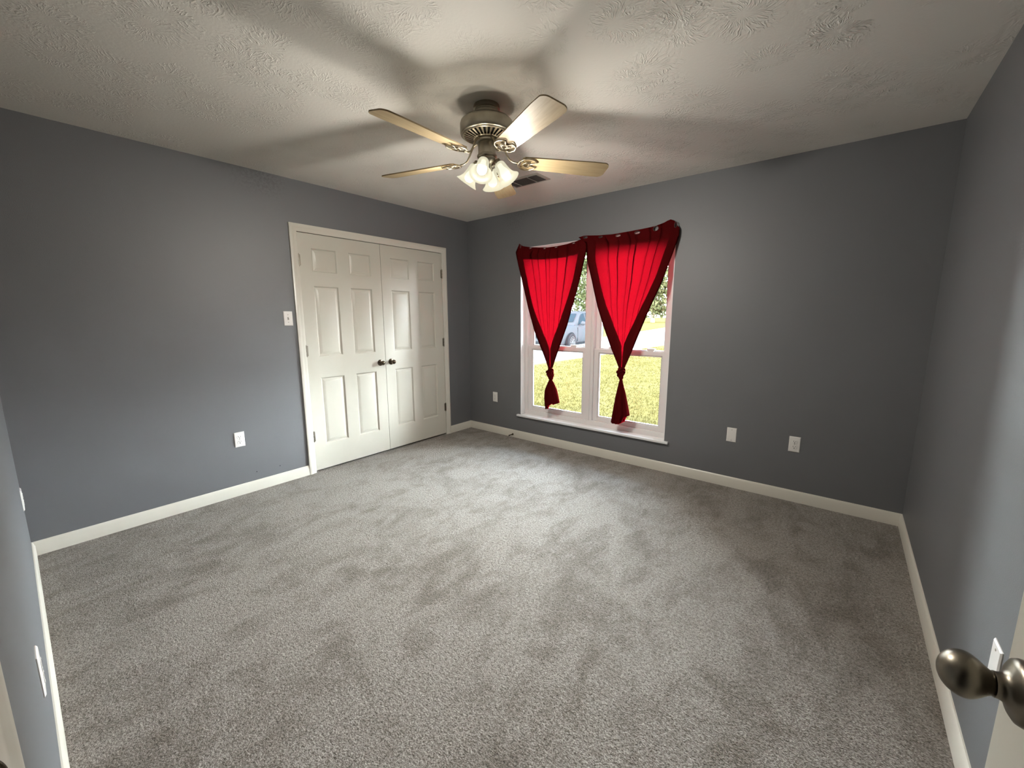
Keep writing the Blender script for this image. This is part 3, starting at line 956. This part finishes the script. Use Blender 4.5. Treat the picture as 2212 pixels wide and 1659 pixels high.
# ------------------------------------------------------------------ ceiling register
VX0, VX1, VY0, VY1 = 1.228, 1.578, -.822, -.632
vent = empty('ceiling_vent', ((VX0+VX1)/2, (VY0+VY1)/2, RH))
VW, VH = (VX1-VX0)/2, (VY1-VY0)/2
b = MB()
fw_ = .026
vs = []
for o, d in ((0, 0), (0, -.002), (.006, -.007), (fw_-.003, -.008), (fw_, -.004), (fw_, 0)):
    vs += [(-VW+o, -VH+o, d), (VW-o, -VH+o, d), (VW-o, VH-o, d), (-VW+o, VH-o, d)]
fs = []
for q in range(5):
    for k in range(4):
        k2 = (k+1) % 4
        fs.append((q*4+k, q*4+k2, q*4+4+k2, q*4+4+k))
b.add(vs, fs)
b.build('vent_frame', M['vent'], vent, smooth=25)
MB().box(-VW+fw_, -VH+fw_, -.0012, VW-fw_, VH-fw_, -.0004).build('duct_shade_sheet', M['dark'], vent)  # thin dark sheet on the solid ceiling in place of the shaded duct
for k in range(9):
    y = lerp(-VH+fw_+.008, VH-fw_-.008, k/8)
    s = MB(); s.box(-VW+fw_, -.0075, -.0006, VW-fw_, .0075, .0006)
    s.v = [tuple(tr(0, y, -.0055) @ rx(math.radians(-24)) @ Vector(v)) for v in s.v]
    s.build('louver', simple('vent_louver', (.055, .048, .042), .6) if k == 0 else bpy.data.materials['vent_louver'], vent)
for fx in (.2, .72):
    x = lerp(-VW+fw_, VW-fw_, fx)
    MB().box(x-.0035, -VH+fw_-.002, -.0105, x+.0035, VH-fw_+.002, -.0078).build('divider', M['vent'], vent)
tag(vent, 'dusty rectangular ceiling air vent behind the fan lights', 'vent')

# ------------------------------------------------------------------ ceiling fan with four lights
FC = Vector((1.959, -1.800, RH))
fan = empty('ceiling_fan', FC)
def fz(z): return z - RH
MB().lathe([(.0001, 0), (.066, 0), (.068, -.004), (.068, -.020), (.063, -.024), (.063, -.030), (.066, -.034), (.066, fz(2.372)), (.05, fz(2.366)), (.0001, fz(2.366))], 48).build('canopy', M['pewter'], fan, smooth=35)
hs = MB().lathe([(.0001, fz(2.370)), (.108, fz(2.370)), (.126, fz(2.367)), (.136, fz(2.358)), (.1395, fz(2.346)), (.1395, fz(2.306)), (.137, fz(2.299)), (.131, fz(2.295)), (.124, fz(2.295)), (.118, fz(2.299)), (.0001, fz(2.299))], 64).build('motor_housing', M['pewter'], fan, smooth=35)
g = MB()
g.lathe([(.124, fz(2.296)), (.128, fz(2.293)), (.124, fz(2.290)), (.119, fz(2.291)), (.119, fz(2.295)), (.124, fz(2.296))], 64)
g.lathe([(.056, fz(2.2755)), (.066, fz(2.2755)), (.070, fz(2.278)), (.070, fz(2.282)), (.056, fz(2.282)), (.056, fz(2.2755))], 48)
for k in range(30):
    a = 2*PI*k/30
    r0, r1 = .068, .121
    hw0, hw1 = .0028, .0060
    z0_, z1_ = fz(2.2775), fz(2.2920)
    vs = []
    for (r, w, z) in ((r0, hw0, z0_), (r1, hw1, z1_)):
        for s in (-1, 1):
            for dz in (0, .004):
                vs.append(rz(a) @ Vector((r, s*w, z+dz)))
    g.add(vs, [(0,2,3,1), (4,5,7,6), (0,4,6,2), (1,3,7,5), (0,1,5,4), (2,6,7,3)])
g.build('vent_grille', simple('bright_pewter', (.46, .40, .30), .35, metal=1.0), hs, smooth=35)
MB().lathe([(.0001, fz(2.286)), (.060, fz(2.2865)), (.118, fz(2.2975)), (.0001, fz(2.2982))], 48).build('motor_shade_backing', M['dark'], hs, smooth=35)  # dark backing gives the shade behind the grille ribs
MB().lathe([(.0001, fz(2.284)), (.050, fz(2.284)), (.062, fz(2.276)), (.064, fz(2.268)), (.060, fz(2.262)), (.050, fz(2.260)), (.0001, fz(2.260))], 40).build('flywheel', M['pewter'], fan, smooth=35)
MB().lathe([(.0001, fz(2.262)), (.044, fz(2.262)), (.0475, fz(2.256)), (.0475, fz(2.203)), (.052, fz(2.200)), (.0535, fz(2.195)), (.052, fz(2.190)), (.0470, fz(2.188)), (.0001, fz(2.186))], 44).build('switch_housing', M['pewter'], fan, smooth=35)
lk_ = MB().lathe([(.0001, fz(2.188)), (.046, fz(2.188)), (.048, fz(2.180)), (.044, fz(2.168)), (.034, fz(2.158)), (.028, fz(2.148)), (.028, fz(2.128)), (.022, fz(2.116)), (.012, fz(2.108)), (.008, fz(2.098)), (.0001, fz(2.094))], 40).build('light_kit', M['pewter'], fan, smooth=35)
# blades
ZB = fz(2.181)
R_TIP, R_ROOT = .672, .186
pit = math.radians(-12)
def blade_poly():
    P = []
    hr, ht = .050, .066
    P += [(R_ROOT, -hr+.012), (R_ROOT+.012, -hr)]
    n = 8
    for k in range(n+1):
        t = k/n
        P.append((lerp(R_ROOT+.05, R_TIP-.09, t), -lerp(hr+.003, ht, t)))
    for k in range(1, 7):
        a = -PI/2 + k*PI/2/6
        P.append((R_TIP-.035 + .035*math.cos(a) - .0, -ht+.035 + .035*math.sin(a)))
    top = [(x, -y) for x, y in P]
    return P + top[::-1]
BP = blade_poly()
def blade_build(az, droop=0.0):
    mt = rz(az) @ tr(0, 0, ZB) @ ry(math.radians(droop)) @ rx(pit)
    bl = MB().prism(BP, -.003, .003).build('blade', M['blade'], fan, smooth=30)
    bl.matrix_local = mt
    # iron: arm dropping from the flywheel, then an open three-loop medallion under the blade root
    ir = MB()
    inv = mt.inverted()
    def loc(v): return inv @ (rz(az) @ Vector(v))
    arm = [(.056, 0, fz(2.268)), (.074, 0, fz(2.262)), (.090, 0, fz(2.243)), (.104, 0, fz(2.214)), (.120, 0, fz(2.190)), (.140, 0, fz(2.1775)), (.170, 0, fz(2.1735))]
    ir.tube([loc(v) for v in arm], [.0075, .0062, .0052, .0046, .0046, .0048, .0055], 10)
    zz = -.0085
    def loop(pts, rad=.0036):
        ir.tube([Vector((x, y, zz)) for x, y in pts], rad, 8, closed=True)
    # outer heart-shaped outline with two lobes meeting in a central notch
    half = [(.168, .0), (.172, .022), (.190, .044), (.216, .053), (.244, .047), (.262, .030), (.266, .018), (.252, .014), (.234, .006)]
    loop(half + [(x, -y) for x, y in half[::-1][:-1]])
    loop([(.212 + .019*math.cos(a*PI/9), .013*math.sin(a*PI/9)) for a in range(18)], .0032)
    loop([(.196, 0), (.206, .018), (.230, .024), (.226, .004), (.226, -.004), (.230, -.024), (.206, -.018)], .003)
    for x, y in ((.186, .028), (.186, -.028), (.232, 0)):
        ir.lathe([(.0001, -.013), (.0045, -.0125), (.0055, -.010), (.0055, -.003), (.0001, -.003)], 12, tr(x, y, 0))
    io = ir.build('blade_iron', bpy.data.materials['bright_pewter'], bl, smooth=50)
for az_, dr_ in ((50.6, 1.0), (120.5, .4), (195.3, 0), (269.6, -.5), (335.9, 0)):
    blade_build(math.radians(az_), dr_)
# lamps
SH = [(.012, -.003), (.021, -.001), (.0265, .005), (.0295, .014), (.031, .027), (.0322, .042), (.0345, .057), (.0390, .072), (.0458, .085), (.0540, .095), (.0600, .1005)]
for k in range(4):
    az = math.radians(-64 + 90*k)
    d = Vector((math.cos(az), math.sin(az), 0))
    tilt = math.radians(34)
    ax = (d*math.sin(tilt) + Vector((0,0,-1))*math.cos(tilt)).normalized()
    top = d*.062 + Vector((0,0,fz(2.156)))
    ar = MB()
    ar.tube([d*.026+Vector((0,0,fz(2.146))), d*.046+Vector((0,0,fz(2.152))), d*.060+Vector((0,0,fz(2.166))), d*.064+Vector((0,0,fz(2.180))), top - ax*.022, top - ax*.004], .0058, 10)
    ar.lathe([(.0001, -.022), (.012, -.022), (.0165, -.018), (.0185, -.010), (.0215, -.002), (.0225, .006), (.0205, .008), (.0001, .008)], 24, axis(top, ax))
    arm_o = ar.build('lamp_arm', M['pewter'], fan, smooth=40)
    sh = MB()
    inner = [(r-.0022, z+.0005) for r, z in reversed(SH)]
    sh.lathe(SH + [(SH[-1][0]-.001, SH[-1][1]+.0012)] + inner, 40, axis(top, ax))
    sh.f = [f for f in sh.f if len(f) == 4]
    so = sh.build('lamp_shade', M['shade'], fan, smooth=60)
    bu = MB().lathe([(.0001, .002), (.0125, .002), (.0135, .020), (.0150, .030), (.0205, .044), (.0245, .056), (.0255, .066), (.0235, .077), (.0175, .086), (.009, .0905), (.0001, .0915)], 28, axis(top, ax))
    bu.build('light_bulb', M['bulb'], so, smooth=60)
    ld = bpy.data.lights.new('bulb_light', 'POINT')
    ld.energy = BULB_W; ld.color = (1.0, .95, .86); ld.shadow_soft_size = .03
    lo = bpy.data.objects.new('bulb_light', ld)
    COL.objects.link(lo); lo.parent = fan
    lo.location = top + ax*.098
tag(fan, 'five-blade ceiling fan with pale wood blades and four lit frosted lamps', 'ceiling fan')

# ------------------------------------------------------------------ outside
struct(MB().box(-260, .16, G-.4, 120, 420, G).build('lawn', M['lawn']), 'dry yellow green lawn outside the window', 'lawn')
drv = [(-4.35, .6), (-4.05, 5.0), (-3.93, 7.2), (-3.77, 10), (-3.68, 15.3), (-3.55, 30), (-3.5, 64), (-16.6, 64), (-14.55, 50), (-12.05, 36.2), (-9.6, 22), (-8.2, 13), (-7.7, 8), (-7.6, .6)]
struct(MB().prism(drv, G-.05, G+.015).build('driveway', M['concrete']), 'pale concrete driveway under the parked car', 'driveway')
struct(MB().box(-255, 150, G-.02, 110, 158, G+.02).build('tree_shade_strip', M['far_shade']), 'thin dark strip of tree shade across the far lawn', 'tree_shade_strip')  # near-black slab stands in for a tree's shadow on the far lawn
# near grass
gr = random.Random(11)
gb = MB(); gb.recalc = False
cnt = 0
while cnt < 34000:
    y = .9 + 15*gr.random()**1.7
    x = gr.uniform(-3.9 + (.35*min(0, y-9)/9), 2.3)
    # keep off the drive
    if x < -3.55 - .05*(9-y if y < 9 else 0): continue
    cnt += 1
    h = gr.uniform(.016, .042)*(1 + .3*math.sin(x*3.1)*math.sin(y*2.3)); w = gr.uniform(.004, .0075)*(1+y*.06)
    a = gr.uniform(0, 2*PI); lx, ly = gr.uniform(-.02, .02), gr.uniform(-.02, .02)
    dx, dy = w*math.cos(a), w*math.sin(a)
    gb.add([(x-dx, y-dy, G), (x+dx, y+dy, G), (x+dx*.5+lx*.6, y+dy*.5+ly*.6, G+h*.65), (x-dx*.5+lx*.6, y-dy*.5+ly*.6, G+h*.65), (x+lx*1.3, y+ly*1.3, G+h)], [(0,1,2,3), (3,2,4)])
go = gb.build('grass', M['grass'])
tag(go, 'short dry grass blades on the lawn just outside the window', 'grass', kind='stuff')

# trees
def tree(x, y, z_bot, z_top, rad, nleaf, size, mat, label, seed, trunk_r=.22):
    rn = random.Random(seed)
    root = empty('tree', (x, y, G))
    tk = MB()
    hgt = z_top - G
    pts = [(0, 0, -.2), (.05*rad*.2, .02, .25*hgt), (-.03, .05, .5*hgt), (.02, 0, .85*hgt)]
    tk.tube(pts, [trunk_r*1.25, trunk_r, trunk_r*.7, trunk_r*.2], 10)
    for k in range(7):
        a = rn.uniform(0, 6.28); z = rn.uniform(.3, .65)*hgt
        L = rad*rn.uniform(.5, .8)
        tk.tube([(0, 0, z), (L*.5*math.cos(a), L*.5*math.sin(a), z+.12*hgt), (L*math.cos(a), L*math.sin(a), z+.2*hgt)], [trunk_r*.45, trunk_r*.28, trunk_r*.08], 7)
    tk.build('trunk', M['bark'], root, smooth=60)
    fo = MB(); fo.recalc = False
    zc = (z_top+z_bot)/2 - G; hz = (z_top-z_bot)/2
    blobs = []
    for k in range(44):
        a = rn.uniform(0, 6.28); ph_ = rn.uniform(-1, 1)
        rr = rad*.62*math.sqrt(max(0, 1-ph_*ph_*.8))*rn.uniform(.6, 1)
        blobs.append((rr*math.cos(a), rr*math.sin(a), zc + ph_*hz*.84, rn.uniform(.26, .42)*rad))
    for _ in range(nleaf):
        bx_, by_, bz_, br = rn.choice(blobs)
        v = Vector((rn.gauss(0,1), rn.gauss(0,1), rn.gauss(0,1))).normalized()*br*rn.uniform(.72, 1.05)
        p = Vector((bx_+v.x, by_+v.y, max(z_bot-G, bz_+v.z*.85)))
        n = (v.normalized() + Vector((rn.gauss(0,.6), rn.gauss(0,.6), rn.gauss(0,.6)))).normalized()
        t = n.orthogonal().normalized(); t.rotate(Matrix.Rotation(rn.uniform(0, 6.28), 3, n)); b2 = n.cross(t)
        s = size*rn.uniform(.6, 1.3)
        fo.add([p - t*s, p + b2*s*.45, p + t*s, p - b2*s*.45], [(0,1,2,3)])
    fo.build('foliage', mat, root)
    return tag(root, label, 'tree', 'trees beyond the lawn')
def at(dxdy, y): return (3.528 + dxdy*(y+3.53), y)
tx, ty = at(-.553, 40)
tree(tx, ty, 1.3, 8.3, 4.6, 5200, .22, M['leaf_a'], 'bushy green tree behind the parked car', 21)
tx, ty = at(-.700, 46)
tree(tx, ty, 1.2, 8.5, 5.0, 4000, .24, M['leaf_a'], 'green tree farther left behind the left curtain', 22)
tx, ty = at(-.370, 92)
tree(tx, ty, .9, 14.6, 6.6, 6500, .42, M['leaf_b'], 'large yellow green tree seen right of the right curtain', 23, .4)
tx, ty = at(-.225, 96)
tree(tx, ty, .9, 15.5, 6.6, 4000, .45, M['leaf_b'], 'yellow green tree farthest to the right', 24, .4)
tx, ty = at(-.515, 90)
tree(tx, ty, .9, 13.0, 6.4, 4000, .42, M['leaf_a'], 'distant green tree between the two curtains', 25, .4)

# parked silver SUV, nose towards the house
def car():
    # local: x towards the rear, origin at the front axle on the ground; y to the car's left (camera side is -y after placing)
    root = empty('parked_car', (-5.44 - .92, 11.45, G+.015), math.radians(94.0))
    def lower(x):
        if x < -.75: k = (x+.92)/.17; return lerp(.30, .26, k), lerp(.78, .90, k), lerp(.70, .80, k)
        if x < .2: k = (x+.75)/.95; return .24, lerp(.90, 1.04, k), lerp(.82, .92, k)
        if x < .55: k = (x-.2)/.35; return .24, lerp(1.04, 1.10, k), .92
        if x < 3.4: k = (x-.55)/2.85; return .24, lerp(1.10, 1.14, k), .92
        k = (x-3.4)/.3; return lerp(.26, .36, k), lerp(1.14, 1.08, k), lerp(.90, .80, k)
    xs = [-.92, -.88, -.75, -.5, -.2, .2, .55, 1.0, 1.6, 2.2, 2.8, 3.2, 3.4, 3.55, 3.68]
    vs = []; rows = []
    for x in xs:
        zb, zt, w = lower(x)
        sec = [(0, zb), (w*.86, zb), (w*.97, zb+.12), (w, zb+.35), (w*.985, zt-.16), (w*.93, zt-.03), (w*.80, zt), (0, zt+.02)]
        full = sec + [(-y, z) for y, z in sec[-2:0:-1]]
        rows.append([(x, y, z) for y, z in full])
    n = len(rows[0])
    vs = [v for r in rows for v in r]
    fs = []
    for i in range(len(rows)-1):
        for k in range(n):
            k2 = (k+1) % n
            fs.append((i*n+k, i*n+k2, (i+1)*n+k2, (i+1)*n+k))
    fs.append(tuple(range(n))); fs.append(tuple(range((len(rows)-1)*n, len(rows)*n)))
    bd = MB().add(vs, fs)
    # greenhouse
    gx = [(.45, 1.08, 1.09, .80, .80), (1.22, 1.10, 1.60, .84, .66), (1.6, 1.11, 1.675, .84, .65), (2.6, 1.12, 1.69, .84, .64), (3.1, 1.12, 1.655, .83, .62), (3.58, 1.12, 1.14, .78, .74)]
    gv = []; gf = []
    for x, z0_, z1_, w0, w1 in gx:
        gv += [(x, -w0, z0_), (x, -w1, z1_-.03), (x, -w1*.85, z1_), (x, 0, z1_+.015), (x, w1*.85, z1_), (x, w1, z1_-.03), (x, w0, z0_)]
    for i in range(len(gx)-1):
        for k in range(6):
            gf.append((i*7+k, i*7+k+1, i*7+k+8, i*7+k+7))
    bd.add(gv, gf)
    bd.build('body', M['car'], root, smooth=38)
    def quad_window(pts, name='window'):
        mb = MB(); mb.add(pts, [tuple(range(len(pts)))]); mb.recalc = False
        return mb.build(name, M['carglass'], root)
    for s in (-1, 1):
        def gp(x, f):
            # point on the greenhouse side at fraction f of its height, pushed 6 mm out
            for i in range(len(gx)-1):
                if gx[i][0] <= x <= gx[i+1][0]:
                    k = (x-gx[i][0])/(gx[i+1][0]-gx[i][0])
                    z0_, z1_, w0, w1 = (lerp(gx[i][q], gx[i+1][q], k) for q in (1,2,3,4))
                    return (x, s*(lerp(w0, w1, f)+.008), lerp(z0_, z1_-.03, f))
        quad_window([gp(.80, .10), gp(1.62, .06), gp(1.62, .93), gp(1.34, .93), gp(1.16, .84)], 'side_window')
        quad_window([gp(1.72, .06), gp(2.55, .06), gp(2.55, .93), gp(1.72, .93)], 'side_window')
        quad_window([gp(2.66, .06), gp(3.22, .2), gp(3.0, .88), gp(2.66, .93)], 'side_window')
        MB().tube([(1.3, s*.56, 1.69), (1.5, s*.57, 1.74), (2.8, s*.56, 1.745), (3.05, s*.55, 1.69)], .018, 8).build('roof_rail', M['trimblk'], root, smooth=50)
        mr = MB().lathe([(.0001, -.10), (.06, -.09), (.085, -.03), (.085, .04), (.05, .09), (.0001, .10)], 16, tr(.88, s*1.02, 1.16) @ rx(PI/2) @ Matrix.Diagonal((.75, 1, 1.1, 1)))
        mr.box(.86, min(s*.84, s*.98), 1.08, .94, max(s*.84, s*.98), 1.12)
        mr.build('side_mirror', M['car'], root, smooth=50)
        MB().box(.42, min(s*.915, s*.93), .25, 2.3, max(s*.915, s*.93), .36).build('sill_trim', M['trimblk'], root, bevel=.01)
        for hx in (1.35, 2.3):
            MB().box(hx, min(s*.905, s*.94), .93, hx+.2, max(s*.905, s*.94), .965).build('door_handle', M['car'], root, bevel=.008)
        for dxl in (.58, 1.66, 2.62):
            MB().box(dxl-.004, min(s*.90, s*.924), .40, dxl+.004, max(s*.90, s*.924), .98).build('door_gap', M['trimblk'], root)
        MB().prism([(-.90, .60), (-.60, .55), (-.52, .68), (-.80, .76)], .62, .64).build('headlight', M['carglass'], root) if False else None
        hl = MB(); hl.box(-.90, min(s*.52, s*.80), .70, -.74, max(s*.52, s*.80), .84); hl.build('headlight', M['rim'], root, bevel=.03)
        for ax_ in (0, 2.72):
            # flat dark disc stands in for the shaded wheel well, wheel in front
            wl = MB().lathe([(.0001, 0), (.43, 0), (.43, .012), (.0001, .012)], 36, tr(ax_, s*.912, .37) @ rx(-s*PI/2))
            wl.build('arch_shade_disc', M['trimblk'], root, smooth=40)
            ty = MB().lathe([(.245, -.10), (.345, -.11), (.378, -.08), (.38, 0), (.378, .05), (.345, .075), (.255, .07), (.245, .055), (.245, -.10)], 36, tr(ax_, s*.905, .38) @ rx(-s*PI/2))
            ty.f = [f for f in ty.f if len(f) == 4]
            tyo = ty.build('wheel', M['tyre'], root, smooth=40)
            ri = MB()
            ri.lathe([(.0001, .030), (.06, .036), (.06, .05), (.0001, .055)], 20, tr(ax_, s*.905, .38) @ rx(-s*PI/2))
            ri.lathe([(.215, .02), (.25, .03), (.25, .07), (.235, .07), (.22, .045), (.215, .02)], 36, tr(ax_, s*.905, .38) @ rx(-s*PI/2))
            for q in range(5):
                m_ = tr(ax_, s*.905, .38) @ rx(-s*PI/2) @ rz(q*2*PI/5 + .3)
                for sg in (-1, 1):
                    bx = MB(); bx.box(.03, sg*.03-.014, .030, .232, sg*.03+.014, .052)
                    ri.add([m_ @ rz(sg*.12) @ Vector(v) for v in bx.v], bx.f)
            ri.build('rim', M['rim'], tyo, smooth=40)
            MB().lathe([(.0001, -.02), (.24, -.02), (.24, -.01), (.0001, -.01)], 30, tr(ax_, s*.905, .38) @ rx(-s*PI/2)).build('brake_disc', M['trimblk'], tyo, smooth=40)
    quad_window([(.60, -.66, 1.225), (.60, .66, 1.225), (1.14, .56, 1.585), (1.14, -.56, 1.585)], 'windshield')
    quad_window([(3.53, -.62, 1.22), (3.53, .62, 1.22), (3.20, .54, 1.58), (3.20, -.54, 1.58)], 'rear_window')
    MB().box(-.93, -.45, .55, -.88, .45, .70).build('grille', M['trimblk'], root, bevel=.015)
    MB().box(-.935, -.62, .32, -.87, .62, .44).build('lower_grille', M['trimblk'], root, bevel=.02)
    return tag(root, 'silver car parked on the driveway seen between the two curtains', 'car')
car()
